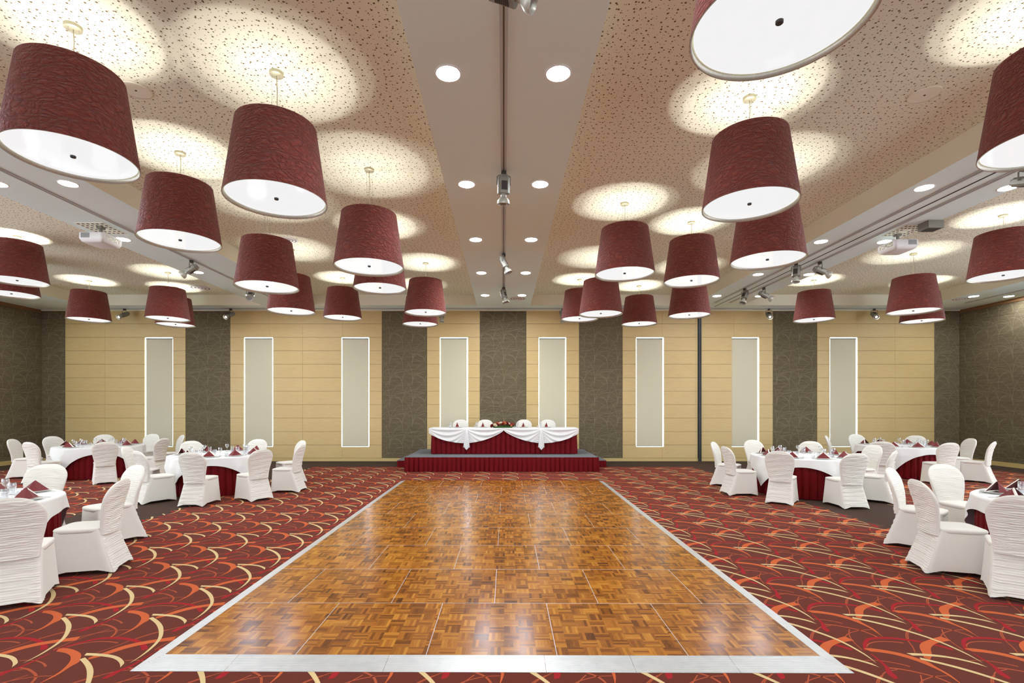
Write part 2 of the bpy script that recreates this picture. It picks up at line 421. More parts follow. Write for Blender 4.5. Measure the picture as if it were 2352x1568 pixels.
for si, (a, b) in enumerate(secs):
    p = mb('wood'); X0, X1 = wx(a), wx(b)
    zs = [.10]+[z for z in joints if .16 < z < zt-.05]+[zt]
    cx = [X0]+[wx(c) for c in cuts[si]]+[X1]; g = .0045
    W = [(u, v) for u, v in wins if u > X0 and v < X1]
    for z0, z1 in zip(zs, zs[1:]):
        for c0, c1 in zip(cx, cx[1:]):
            segs = [(c0+.002, c1-.002, z0+g, z1-g)]; bsegs = [(c0-.002, c1+.002, z0, z1)]
            for u, v in W:
                ns = []
                for (p0, p1, q0, q1) in segs:
                    if v <= p0 or u >= p1 or q0 >= WZ1 or q1 <= WZ0: ns.append((p0, p1, q0, q1)); continue
                    if p0 < u: ns.append((p0, u, q0, q1))
                    if v < p1: ns.append((v, p1, q0, q1))
                    m0, m1 = max(p0, u), min(p1, v)
                    if q1 > WZ1: ns.append((m0, m1, WZ1, q1))
                    if q0 < WZ0: ns.append((m0, m1, q0, WZ0))
                segs = ns
            for s_ in segs: p.box(s_[0], s_[1], YB, YB+.02, s_[2], s_[3])
    p.mat('joint'); rs = [X0]+[e for w_ in W for e in w_]+[X1]
    for q0, q1 in zip(rs[::2], rs[1::2]): p.box(q0, q1, YB+.014, YB+.029, .1, zt)
    for u, v in W: p.box(u, v, YB+.014, YB+.029, .1, WZ0); p.box(u, v, YB+.014, YB+.029, WZ1, zt)
    p.obj('oak_cladding', wall_back)
# wallpaper print
def wpA(p): return ((p[0]-830)/7.838/70.78, -(p[1]-1010)/7.838/70.78)
blades = []
for pts_, w0, w1 in [([(830,980),(880,900),(960,835),(1050,818),(1105,823)], .006, .012),
    ([(840,930),(900,850),(960,800),(1050,770),(1130,790),(1190,850),(1212,878)], .005, .006),
    ([(830,1060),(835,920),(820,800),(780,700),(720,610),(680,585)], .011, .005),
    ([(655,1150),(658,1020),(635,950),(585,912),(510,900)], .006, .010),
    ([(650,980),(680,880),(730,810),(800,775),(875,768)], .006, .009),
    ([(650,950),(680,850),(720,750),(770,660),(805,618)], .006, .004),
    ([(840,960),(860,860),(900,770),(950,710),(1010,672),(1040,665)], .007, .007),
    ([(695,900),(750,930),(795,965)], .006, .005), ([(870,970),(930,985),(980,1020),(1012,1052)], .006, .005),
    ([(780,1055),(830,1010),(862,958)], .006, .005), ([(930,500),(1000,530),(1040,580),(1055,640)], .007, .006)]:
    blades.append(ribbon_c([wpA(q) for q in pts_], w0, w1, 9))
def paper(mbx, u0, u1, z0, z1, place, uorg):
    TU, TZ = .739, .681
    for i in range(math.floor((u0-uorg)/TU)-2, math.ceil((u1-uorg)/TU)+2):
        for j in range(math.floor((z0-1.2)/TZ)-2, math.ceil((z1-1.2)/TZ)+2):
            for L, R in blades:
                o = len(mbx.v); P = []
                for a, b in zip(L, R):
                    ua, ub = a[0]+uorg+i*TU, b[0]+uorg+i*TU; za, zb = a[1]+1.2+j*TZ, b[1]+1.2+j*TZ
                    if min(ua, ub) > u0+.004 and max(ua, ub) < u1-.004 and min(za, zb) > z0 and max(za, zb) < z1: P.append((ua, za, ub, zb))
                    elif P: break
                if len(P) < 2: continue
                for q in P: mbx.v.append(place(q[0], q[1]))
                for q in P: mbx.v.append(place(q[2], q[3]))
                n = len(P)
                for k in range(n-1): mbx.face((o+k, o+k+1, o+n+k+1, o+n+k))
for a, b in papers:
    X0 = XL if a is None else wx(a); X1 = XR if b is None else wx(b)
    p = mb('wallpaper'); p.box(X0+.002, X1-.002, YB+.014, YB+.029, .10, zt)
    p.mat('wp_line'); paper(p, X0, X1, .12, zt-.02, lambda u, z: (u, YB+.0125, z), (wx(1156)))
    p.obj('wallpaper_strip', wall_back)
bb = mb('base')
bb.box(XL, XR, YB-.004, YB+.028, 0, .098); bb.obj('baseboard_back_strip', wall_back)
struct(mb('black').box(wx(1603.4), wx(1606), YB-.05, YB+.028, 0, zt).box(wx(1607.6), wx(1610), YB-.05, YB+.028, 0, zt).mat('grey_plastic').box(wx(1606), wx(1607.6), YB-.03, YB+.028, 0, zt).obj('trim_1'), 'black steel partition jamb on the end wall')
FILL_WIN = []   # added fill windows, never in view, along the side walls and behind the viewer
for side, X, s in (('left', XL, 1), ('right', XR, -1)):
    p = mb('wallpaper'); p.box(min(X, X-s*.2), max(X, X-s*.2), 12.0, YB+.3, 0, ZC)
    p.mat('wp_line'); paper(p, 12.0, YB, .14, 4.80, lambda u, z: (X+s*.0025, u, z), YB-.2)
    p.mat('plaster'); y = YN; a, b = min(X, X-s*.2), max(X, X-s*.2)  # unseen stretch made white to bounce light around the room
    for y0 in (-5.2, -1.2, 2.8, 6.8):
        p.box(a, b, y, y0, 0, ZC); p.box(a, b, y0, y0+3.2, 0, .5); p.box(a, b, y0, y0+3.2, 4.3, ZC); y = y0+3.2
        FILL_WIN.append(((X-s*.1, y0+1.6, 2.4), (3.2, 3.8), 's' if s > 0 else 'n'))
    p.box(a, b, y, 12.0, 0, ZC)
    struct(p.obj('wall_'+side), side+' side wall in taupe wallpaper with arching grass print')
    struct(mb('base').box(min(X, X+s*.015), max(X, X+s*.015), YN, YB, 0, .13).obj('baseboard_'+side), 'oak baseboard')
    struct(mb('brownwood').box(min(X, X+s*.03), max(X, X+s*.03), YN, YB, 4.80, ZS).obj('trim_'+('2' if s > 0 else '3')), 'brown cornice along the top of the side wall')
p = mb('plaster'); x = XL-.2  # unseen wall, white for its bounce light
for k in range(6):
    x0 = -13.6+k*4.6; p.box(x, x0, YN-.2, YN, 0, ZC); p.box(x0, x0+3.8, YN-.2, YN, 0, .5); p.box(x0, x0+3.8, YN-.2, YN, 4.3, ZC); x = x0+3.8
    FILL_WIN.append(((x0+1.9, YN-.1, 2.4), (3.8, 3.8), 'f'))
p.box(x, XR+.2, YN-.2, YN, 0, ZC)
struct(p.obj('wall_front'), 'white wall with added fill windows behind the viewer')
for k, ((cx_, cy_, cz_), (ww, hh), d) in enumerate(FILL_WIN):  # frames and tinted panes of the added fill windows
    fr = mb('white_plastic'); h2 = ww/2
    for (u0, u1, z0, z1) in ((-h2, -h2+.05, -hh/2, hh/2), (h2-.05, h2, -hh/2, hh/2), (-.025, .025, -hh/2, hh/2), (-h2, h2, -hh/2, -hh/2+.05), (-h2, h2, hh/2-.05, hh/2)):
        fr.box(u0, u1, -.03, .03, z0, z1)
    f = fr.obj('window_%d' % (k+9)); struct(f, 'tall added fill window out of view'); f.location = (cx_, cy_, cz_)
    f.rotation_euler = (0, 0, {'f': 0, 's': -pi/2, 'n': pi/2}[d])
    mb('tint_f' if d == 'f' else 'tint_s').box(-h2, h2, -.003, .003, -hh/2, hh/2).obj('window_pane', f)
# windows and blinds
for i, ((u, v), (a, b, c, d)) in enumerate(zip(wins, WIN)):
    fr = mb('white_plastic'); t_ = .02
    fr.box(u, u+t_, YB+.2, YB+.26, WZ0, WZ1).box(v-t_, v, YB+.2, YB+.26, WZ0, WZ1).box(u, v, YB+.2, YB+.26, WZ0, WZ0+t_).box(u, v, YB+.2, YB+.26, WZ1-t_, WZ1)
    f = struct(fr.obj('window_%d' % (i+1)), 'tall narrow window behind a roller blind')
    mb('glass').box(u+t_, v-t_, YB+.228, YB+.232, WZ0+t_, WZ1-t_).obj('window_pane', f)
    o_ = ['first', 'second', 'third', 'fourth', 'fifth', 'sixth', 'seventh', 'eighth'][i]
    c0, c1 = wx(a+(.3 if c-a < 1 else max(1.2, (c-a)*.55))), wx(b-max(1.6, (b-d)*.55))
    t = thing('roller_blind', ((c0+c1)/2, YB+.025, 0), 0, 'beige roller blind over the %s tall window from the left' % o_, 'blind', 'roller blinds on the end wall')
    h = (c1-c0)/2
    mb('blind').box(-h, h, -.0015, .0015, WZ0+.04, WZ1-.04).obj('blind_fabric', t)
    mb('grey_plastic').box(-h, h, -.008, .008, WZ0+.022, WZ0+.04).obj('bottom_bar', t)
    r = mb('grey_plastic'); r.tube([(-h, .0, WZ1-.046), (h, .0, WZ1-.046)], .014, 12); r.obj('roller_tube', t, True)

# ------------------------------------------------------------------ ceiling
c = mb('perf'); c.box(XL-.2, XR+.2, YN, YB+.3, ZC, ZC+.1)
struct(c.obj('ceiling'), 'beige perforated acoustic ceiling')
def soff(name, x0, x1, y0, y1, label, extra=()):
    p = mb('plaster'); p.add([(x0,y0,ZS),(x1,y0,ZS),(x1,y1,ZS),(x0,y1,ZS)], [(0,3,2,1)])
    p.mat('cream_paint')
    p.add([(x0,y0,ZS),(x1,y0,ZS),(x1,y1,ZS),(x0,y1,ZS),(x0,y0,ZC),(x1,y0,ZC),(x1,y1,ZC),(x0,y1,ZC)], [(0,1,5,4),(1,2,6,5),(2,3,7,6),(3,0,4,7)])
    return struct(p.obj(name), label)
YS = 15.27
soff('trim_4', -.83, .825, YN, YS, 'lowered centre strip of the ceiling')
soff('trim_5', -7.48, -5.84, YN, YS, 'lowered left strip of the ceiling')
so_r = soff('trim_6', 5.82, 7.36, YN, YS, 'lowered right strip of the ceiling')
soff('trim_7', XL, -12.9, YN, YS, 'lowered ceiling edge along the left wall')
soff('trim_8', 13.0, XR, YN, YS, 'lowered ceiling edge along the right wall')
soff('trim_9', XL, XR, YS, YB+.03, 'lowered ceiling edge along the end wall')
mb('dark').box(6.588, 6.612, YN, YS+.2, ZS-.004, ZS+.02).obj('partition_groove', so_r)
struct(mb('cream_paint').box(XL, XR, YB-.05, YB+.03, ZS-.028, ZS-.0005).obj('trim_10'), 'pale moulding at the top of the end wall')
TR = [(0., YN, 14.95, 'centre ceiling strip'), (-6.66, YN, 14.95, 'left ceiling strip'), (6.355, YN, 14.9, 'right ceiling strip, its inner line'), (6.81, YN, 14.9, 'right ceiling strip, its outer line'), (13.92, YN, 14.92, 'ceiling edge by the right wall')]
for X, y0, y1, w_ in TR:
    t = thing('lighting_track', (X, y0, ZS), 0, 'long grey lighting track along the '+w_, 'track', 'lighting tracks'); L = y1-y0
    mb('track').box(-.036, -.008, 0, L, -.012, .0).box(.008, .036, 0, L, -.012, .0).obj('track_rail', t)
    mb('grey_plastic').box(-.008, .008, 0, L, -.006, .0).obj('track_slot', t)
t = thing('lighting_track', (-.5, 15.72, ZS), 0, 'grey lighting track running along the top of the end wall', 'track', 'lighting tracks')
mb('track').box(-12.3, 13.0, -.045, -.012, -.02, 0).box(-12.3, 13.0, .012, .045, -.02, 0).obj('track_rail', t)
mb('dark').box(-12.3, 13.0, -.012, .012, -.007, 0).obj('track_slot', t)

# ------------------------------------------------------------------ downlights
dl = thing('downlight', (0, 0, 0), 0, 'x', 'downlight', 'recessed downlights')
mb('white_plastic').lathe([(.108, -.001), (.110, -.006), (.122, -.005), (.126, -.0005)], 36).obj('trim_ring', dl, True)
mb('lampglow').lathe([(.001, -.0025), (.108, -.0025)], 36).obj('downlight_lens', dl)
dists = ['nearest', 'second nearest', 'third nearest', 'fourth nearest', 'farthest']
dls = []
for col, X, side in ((-1, -.525, 'left'), (1, .515, 'right')):
    for k, Y in enumerate([4.67, 6.99, 9.30, 11.60, 13.92]):
        dls.append((X, Y, 'round white downlight, %s in the %s row of the centre strip' % (dists[k], side)))
for X, nm in ((-6.14, 'inner'), (-7.14, 'outer')):
    for k, Y in enumerate([6.97, 9.28, 11.55, 13.92]):
        dls.append((X, Y, 'round white downlight, %s in the %s row of the left ceiling strip' % (dists[k] if k < 3 else 'farthest', nm)))
for X, nm in ((6.035, 'inner'), (7.24, 'outer')):
    for k, Y in enumerate([7.1, 9.41, 11.73, 14.0]):
        dls.append((X, Y, 'round white downlight, %s in the %s row of the right ceiling strip' % (dists[k] if k < 3 else 'farthest', nm)))
dls.append((13.35, 14.05, 'round white downlight near the right wall, inner of two')); dls.append((14.35, 14.05, 'round white downlight near the right wall, outer of two'))
dls.append((-13.4, 13.95, 'round white downlight near the left wall'))
off = 'added recessed fill downlight out of view behind the viewer'  # extra downlights added out of view to brighten the hall
for Y in (2.35, .03, -2.3): 
    for X in (-.52, .515): dls.append((X, Y, off))
for Y in (4.7, 2.4, .1):
    for X in (-6.14, -7.14, 6.035, 7.24): dls.append((X, Y, 'added recessed fill downlight out of view to the side'))
for Y in (11.7, 9.3, 7.0):
    for X in (-14.3, -13.3, 13.35, 14.3): dls.append((X, Y, 'added recessed fill downlight out of view to the side'))
lens_c = mb('lampglow_c').lathe([(.001, -.0025), (.108, -.0025)], 36).mesh('downlight_lens')
lens_f = mb('lampglow_f').lathe([(.001, -.0025), (.108, -.0025)], 36).mesh('downlight_lens')
for i, (X, Y, lb) in enumerate(dls):
    if i == 0: dl.location = (X, Y, ZS); dl['label'] = lb; r = dl
    else: r = dup(dl, (X, Y, ZS), 0, lb)
    if abs(X) < 1 or ((Y > 11 or 2 < Y < 8) and abs(X) < 8):
        for ch in r.children:
            if ch.name.startswith('downlight_lens'): ch.data = lens_f if Y > 9 and abs(X) < 1 else lens_c

# ------------------------------------------------------------------ pendants
RB_, RT_, SH = .500, .390, .775
def pendant_meshes():
    sh = mb('shade'); n = 96
    sh.lathe([(RB_, 0), (RB_+.0005, .004)]+[(RB_+(RT_-RB_)*k/10, SH*k/10) for k in range(1, 11)]+[(RT_-.003, SH+.002), (RT_-.006, SH)], n)
    li = mb('lining'); li.lathe([(RB_-.001, .0), (RB_-.012, .001), (RB_-.014, .04)]+[(RB_-.014+(RT_-.008-RB_+.014)*k/6, .04+(SH-.04)*k/6) for k in range(1, 7)]+[(RT_-.006, SH)], 64)
    di = mb('disc'); di.lathe([(.001, .030), (RB_-.03, .030), (RB_-.024, .034), (RB_-.024, .036)], 64); di.mat('disc_top').lathe([(RB_-.024, .036), (.001, .036)], 64)
    fi = mb('spot_dark'); fi.lathe([(.001, .012), (.018, .012), (.022, .016), (.022, .030)], 20)
    return sh.mesh('lamp_shade', 'auto'), li.mesh('shade_lining', True), di.mesh('diffuser', False), fi.mesh('finial', 'auto')
PM = pendant_meshes()
CANM = mb('canopy').lathe([(.001, -.034), (.060, -.034), (.069, -.028), (.069, 0)], 32).mesh('canopy', 'auto')
def pendant(px, Y, zb, label, ang, power=1.0):
    X = (px+(2.0 if px < VPX else 0)-VPX)*Y/F_PX; zb -= .022
    t = thing('pendant_lamp', (X, Y, zb), radians(ang), label, 'pendant lamp', 'red drum pendant lamps')
    for nm, me in zip(('lamp_shade', 'shade_lining', 'diffuser', 'finial'), PM):
        o = bpy.data.objects.new(nm, me); COL.objects.link(o); o.parent = t
    o = bpy.data.objects.new('canopy', CANM); COL.objects.link(o); o.parent = t; o.location = (0, 0, ZC-zb)
    top = ZC-zb-.03
    mb('cable').tube([(0, 0, .45), (.004, .003, (SH+top)/2+.02), (.008, 0, (SH+top)/2+.1), (0, 0, top)], .0045, 6).obj('power_cord', t)
    for k in range(3):
        a = k*2*pi/3
        mb('metal').tube([(.045*cos(a), .045*sin(a), top), (.045*cos(a), .045*sin(a), SH-.12)], .0013, 5).obj('suspension_wire', t)
    # inner spider and bulb sockets
    sp = mb('metal')
    for k in range(3):
        a = k*2*pi/3; sp.tube([(0, 0, SH-.12), (RT_*.97*cos(a), RT_*.97*sin(a), SH-.02)], .003, 5)
    sp.obj('spider_frame', t)
    for k, s in enumerate((1, -1)):
        ld = bpy.data.lights.new('bulb', 'SPOT'); ld.energy = BULB_W*power*(1.3 if k == 0 else .7); ld.spot_size = radians(150); ld.spot_blend = .3
        ld.shadow_soft_size = .028; ld.color = (1.0, .96, .91)
        lo = bpy.data.objects.new('bulb', ld); COL.objects.link(lo); lo.parent = t
        lo.location = (s*.085, 0, .36); lo.rotation_euler = (pi, 0, 0)
PL = [(166, 4.512, 4.034, 'large red pendant lamp nearest the camera at far left', 20), (633, 5.14, 3.914, 'large red pendant lamp left of the centre strip, second nearest on that side', -20),
 (412, 6.756, 4.03, 'red pendant lamp between the two largest left lamps, hanging below them', 10), (846, 7.22, 3.805, 'red pendant lamp left of centre with a smaller lamp half hidden behind', 0),
 (611.7, 8.28, 3.77, 'red pendant lamp directly below the second largest left lamp', -10), (667, 10.88, 3.867, 'red pendant lamp half hidden on the left, low beside the left strip', 30),
 (785, 13.28, 4.163, 'small red pendant lamp above the third window', 10), (870.9, 9.47, 4.034, 'red pendant lamp whose upper part is hidden behind a nearer lamp', 0),
 (975.7, 11.92, 4.04, 'red pendant lamp closest to the centre strip on the left, front of a pair', 20), (963.3, 14.0, 4.11, 'small red pendant lamp peeking out below its nearer twin left of centre', 0),
 (37.5, 10.06, 4.326, 'red pendant lamp cut by the left picture edge, upper one', 0), (24.2, 11.3, 4.34, 'red pendant lamp cut by the left picture edge, lower hidden one', 0),
 (202.5, 13.59, 4.164, 'red pendant lamp above the far left oak panels, on its own', 10), (383.5, 12.75, 4.04, 'red pendant lamp above the first window, front of a pair', -15),
 (401.2, 14.32, 4.147, 'red pendant lamp above the first window, rear of a pair', 0),
 (1790.3, 2.93, 4.03, 'huge red pendant lamp cut by the top edge of the picture', 0), (1721.5, 5.552, 4.03, 'large red pendant lamp on the right with a lamp right behind it', 25),
 (1762.7, 7.16, 3.885, 'red pendant lamp behind the large right lamp, lower and partly hidden', 5), (1434.7, 8.43, 4.03, 'red pendant lamp just right of the centre strip, the larger one', 0),
 (1588, 9.284, 4.125, 'red pendant lamp above a smaller hidden lamp, right of centre', 15), (1583, 12.2, 4.025, 'red pendant lamp tucked under its nearer neighbour, above the black post', 0),
 (1379.9, 11.5, 3.93, 'red pendant lamp overlapping another one above the fifth window', 0), (1331, 13.46, 4.159, 'red pendant lamp behind another, closest to the centre strip on the right', 10),
 (1468, 14.16, 4.144, 'small red pendant lamp above the sixth window', 0), (1869.5, 13.53, 4.148, 'red pendant lamp above the rightmost wallpaper strip, on its own', 0),
 (2097.7, 11.18, 3.926, 'red pendant lamp over the far right table, front of a pair', 10), (2117.1, 13.7, 4.144, 'red pendant lamp over the far right table, rear of a pair', 0),
 (2304.3, 8.947, 4.134, 'red pendant lamp cut by the right picture edge, lower one', 5), (2426, 4.26, 4.03, 'large red pendant lamp cut by the right picture edge, upper one', 0)]
for px, Y, zb, lb, a in PL: pendant(px, Y, zb, lb, a)

# ------------------------------------------------------------------ track spotlights
def spotlight(loc, aim, label, lit=False, group='track spotlights'):
    t = thing('track_spotlight', loc, 0, label, 'spotlight', group)
    yaw = atan2(aim[1], aim[0])
    mb('spot_dark').box(-.03, .03, -.03, .03, -.05, 0, Matrix.Rotation(yaw, 4, 'Z')).obj('track_adapter', t)
    mz = Matrix.Rotation(yaw, 4, 'Z')
    y_ = MB().mat('spot')
    for s in (-1, 1): y_.tube([tuple(mz @ Vector(q)) for q in ((0, 0, -.055), (0, s*.07, -.055), (0, s*.088, -.07), (0, s*.092, -.18))], .0085, 8)
    y_.obj('yoke', t, True)
    A = Matrix.Translation((0, 0, -.19)) @ rot_to(aim)
    # keep the body's width axis horizontal
    zax = Vector(aim).normalized(); hx = Vector((-sin(yaw), cos(yaw), 0)); up = zax.cross(hx)
    A = Matrix(((hx.x, up.x, zax.x, 0), (hx.y, up.y, zax.y, 0), (hx.z, up.z, zax.z, -.19), (0, 0, 0, 1)))
    poly = [(-.078, -.03), (-.05, -.058), (.05, -.058), (.078, -.03), (.078, .03), (.05, .058), (-.05, .058), (-.078, .03)]
    b = mb('spot').prism(poly, -.10, .10, A); b.prism([(x*.75, y*.7) for x, y in poly], -.135, -.10, A)
    bo = b.obj('lamp_body', t)
    for s in (-1, 1):
        g = MB().mat('spot_dark'); g.box(-.04, .04, s*.0585-.001, s*.0585+.001, -.052, .062, A)
        for k in range(7): g.box(-.04, .04, s*.0605-.0015, s*.0605+.0015, -.05+.016*k, -.042+.016*k, A)
        g.obj('cooling_ribs', bo)
    h = mb('reflector'); h.lathe([(.034, .10), (.036, .125), (.038, .13), (.036, .14), (.05, .155), (.075, .185), (.083, .21), (.084, .235), (.078, .236), (.07, .205), (.03, .16)], 28, A); h.obj('reflector_head', t, 'auto')
    l = mb('metal'); l.lathe([(.001, .20), (.072, .20)], 24, A); ln = l.obj('lens', t)
    if lit: mb('spotglow').lathe([(.001, .216), (.022, .214), (.03, .202)], 20, A).obj('lit_bulb', ln, True)
    return t
def trk(d, X): return (X, d, ZS-.02)
spotlight(trk(3.5, 0), (.75, -.1, -.33), 'grey spotlight on the centre track, nearest, cut by the top edge')
spotlight(trk(6.57, 0), (-.02, .12, -.9), 'grey spotlight on the centre track, second from the camera, pointing straight down')
spotlight(trk(10.08, 0), (.35, -.1, -.75), 'grey spotlight on the centre track, third from the camera, tilted to the right')
spotlight(trk(12.92, 0), (.22, -.2, -.8), 'grey spotlight on the centre track, farthest, beside the round vent')
spotlight(trk(10.55, -6.66), (-.8, -.1, -.55), 'grey spotlight on the left track turned towards the left wall')
spotlight(trk(13.0, -6.66), (.3, -.8, -.5), 'grey spotlight on the left track half hidden by a red lamp')
spotlight(trk(10.75, 6.355), (-.1, -.1, -.9), 'grey spotlight on the right inner track, nearer one, pointing down')
spotlight(trk(13.04, 6.355), (-.3, -.2, -.7), 'grey spotlight on the right inner track, farther one')
spotlight(trk(10.65, 6.81), (.8, -.1, -.4), 'grey spotlight on the right outer track, nearer one, turned right')
spotlight(trk(12.95, 6.81), (.8, -.1, -.45), 'grey spotlight on the right outer track, farther one, turned right')
spotlight(trk(6.45, 6.79), (.1, -.9, -.3), 'grey spotlight peeking out under the lamp at the right picture edge')
for px, ax, lb, lit in ((286, .25, 'lit spotlight on the end wall track above the far left panels', True), (530, .3, 'lit spotlight on the end wall track left of the second window', True),
                   (1015, 0, 'unlit spotlight on the end wall track above the fourth window', False), (1292, 0, 'unlit spotlight on the end wall track half behind a lamp', False),
                   (1766, -.25, 'lit spotlight on the end wall track right of the seventh window', True), (2008, -.25, 'lit spotlight on the end wall track above the far right panels', True)):
    X = (px-VPX)*15.72/F_PX
    spotlight((X, 15.72, ZS-.02), ((-ax if X > 0 else ax)*-1 if lit else ax, -.8 if lit else -.1, -.5 if lit else -.9), lb, lit, 'end wall spotlights')

# ------------------------------------------------------------------ vents, speakers, detectors
def vent(X, Y, z, r, label):
    t = thing('air_vent', (X, Y, z), 0, label, 'air vent', 'round ceiling vents')
    v = mb('white_plastic'); v.lathe([(r*.96, 0), (r, -.006), (r*.88, -.012), (r*.80, -.004)], 40); v.obj('outer_ring', t, 'auto')
    v = mb('white_plastic'); v.lathe([(r*.72, -.004), (r*.66, -.014), (r*.5, -.006)], 40); v.lathe([(r*.42, -.004), (r*.36, -.014), (r*.22, -.006)], 40); v.obj('inner_rings', t, 'auto')
    mb('spot_dark').lathe([(.001, -.003), (r*.82, -.003)], 40).obj('vent_opening', t)
    mb('white_plastic').lathe([(.001, -.010), (r*.1, -.010), (r*.12, -.003)], 20).obj('centre_cap', t)
vent(.40, 14.35, ZS, .25, 'round air vent at the far end of the centre strip')
vent(-8.83, 14.4, ZC, .3, 'round air vent on the left ceiling beside a rear lamp')
vent(-4.48, 10.28, ZC, .2, 'round air vent partly hidden behind a red lamp left of centre')
vent(13.3, 14.4, ZS, .22, 'round air vent on the ceiling edge by the right wall')
def speaker(X, Y, r, label, z=ZC):
    t = thing('ceiling_speaker', (X, Y, z), 0, label, 'speaker', 'round ceiling speakers')
    mb('cream_paint').lathe([(r, 0), (r*.99, -.008), (r*.93, -.010)], 36).obj('speaker_rim', t, 'auto')
    mb('cream_paint').lathe([(.001, -.006), (r*.93, -.008)], 36).obj('speaker_grille', t)
    mb('spot_dark').lathe([(.001, -.010), (r*.07, -.010), (r*.07, -.006)], 16).obj('centre_screw', t)
speaker(-4.03, 5.42, .15, 'flat round speaker beside the largest left lamp')
speaker(-4.05, 9.94, .145, 'flat round speaker left of centre near the small air vent')
speaker(4.68, 5.5, .155, 'flat round speaker on the right ceiling near the large lamps')
speaker(4.62, 10.1, .16, 'flat round speaker half hidden behind the overlapped right lamp')
speaker(8.79, 9.98, .15, 'flat round speaker on the ceiling right of the right projector')
speaker(-12.5, 13.95, .2, 'flat round speaker at the far left of the ceiling')
t = thing('sprinkler', (-13.6, 14.05, ZS), 0, 'small metal sprinkler head by the left wall', 'sprinkler')
mb('metal').lathe([(.001, 0), (.05, 0), (.05, -.006), (.014, -.012), (.014, -.06)], 20).obj('sprinkler_body', t); mb('metal').lathe([(.001, -.065), (.03, -.066), (.03, -.07), (.001, -.07)], 20).obj('deflector', t)

# ------------------------------------------------------------------ projectors
def projector(X, Y, rz, px0, px1, py0, py1, label, box=False):
    t = thing('projector', (X, Y, ZS), 0, label, 'projector', 'ceiling projectors')
    p = mb('cream_paint'); a0, a1, b0, b1 = px0-X, px1-X, py0-Y, py1-Y
    p.box(a0, a1, b0, b1, -.008, 0); pl = p.obj('ceiling_plate', t, label='cream perforated plate')
    h = MB().mat('dark'); nx, ny = 6, 6
    for i in range(nx):
        for j in range(ny):
            if abs(i-2.5) < 1 and abs(j-2.5) < 1: continue
            cx_, cy_ = a0+(a1-a0)*(i+.5)/nx, b0+(b1-b0)*(j+.5)/ny
            h.lathe([(.0005, -.0086), (.024, -.0086)], 14, Matrix.Translation((cx_, cy_, 0)))
    h.obj('plate_holes', pl)
    mb('spot').box(-.045, .045, -.045, .045, -.05, -.008).cyl(.028, -.16, -.05, 16).box(-.06, .06, -.02, .02, -.17, -.15).obj('mounting_pole', t)
    R = Matrix.Translation((0, 0, -.255)); sg = 1 if X < 0 else -1      # sg: side that faces the room centre
    b = mb('white_plastic'); W, D, H = .21, .225, .082
    def rr(w, d, r=.04, k=5):
        out = []
        for cx_, cy_, a in ((w-r, d-r, 0), (-w+r, d-r, 90), (-w+r, -d+r, 180), (w-r, -d+r, 270)):
            for q in range(k+1): out.append((cx_+r*cos(radians(a+90*q/k)), cy_+r*sin(radians(a+90*q/k))))
        return out
    rows = [[(x, y, z) for x, y in rr(w_, d_)] for w_, d_, z in ((W*.72, D*.78, -H), (W*.88, D*.9, -H*.8), (W, D, -H*.25), (W, D, H*.85), (W*.97, D*.97, H))]
    n_ = len(rows[0]); o_ = len(b.v); b.grid(rows, True, R); b.face([o_+i for i in range(n_)][::-1]); b.face([o_+4*n_+i for i in range(n_)])
    b.obj('projector_body', t, 'auto')
    g = mb('grey_plastic')      # intake grille on the face towards the viewer
    for i in range(12):
        for j in range(8):
            u = -sg*(.155-.0125*i); g.box(u-.0045, u+.0045, -D-.003, -D-.0002, -.012+.0105*j, -.005+.0105*j, R)
    g.obj('vent_grille', t)
    q = mb('cream_paint'); q.box(min(sg*(W+.0002), sg*(W+.0025)), max(sg*(W+.0002), sg*(W+.0025)), -.16, .16, -.015, .062, R); q.obj('port_panel', t, label='pale panel of ports')
    q = mb('black'); random.seed(3)
    for i in range(10):
        for j in range(4):
            if random.random() < .78:
                y0 = -.15+.03*i; q.box(min(sg*(W+.0025), sg*(W+.005)), max(sg*(W+.0025), sg*(W+.005)), y0, y0+random.uniform(.008, .022), -.010+.018*j, -.010+.018*j+.009, R)
    q.obj('ports', t)
    l = mb('black'); l.lathe([(.045, 0), (.045, .02), (.035, .02), (.03, .01), (.001, .012)], 24, R @ Matrix.Translation((.09, D-.005, 0)) @ Matrix.Rotation(-pi/2, 4, 'X')); l.obj('projector_lens', t, True)
projector(-7.02, 8.62, radians(-52), -7.33, -6.84, 8.43, 8.98, 'white ceiling projector under a perforated plate on the left strip')
projector(7.15, 8.98, radians(48), 6.96, 7.36, 8.55, 9.1, 'white ceiling projector on the right strip beside a grey box')
t = thing('junction_box', (7.27, 8.42, ZS), 0, 'grey metal box on the right ceiling strip above the projector', 'box')
mb('spot').box(-.13, .13, -.11, .11, -.13, 0).obj('box_body', t); mb('spot_dark').box(-.10, .10, -.08, .08, -.136, -.13).obj('box_recess', t)

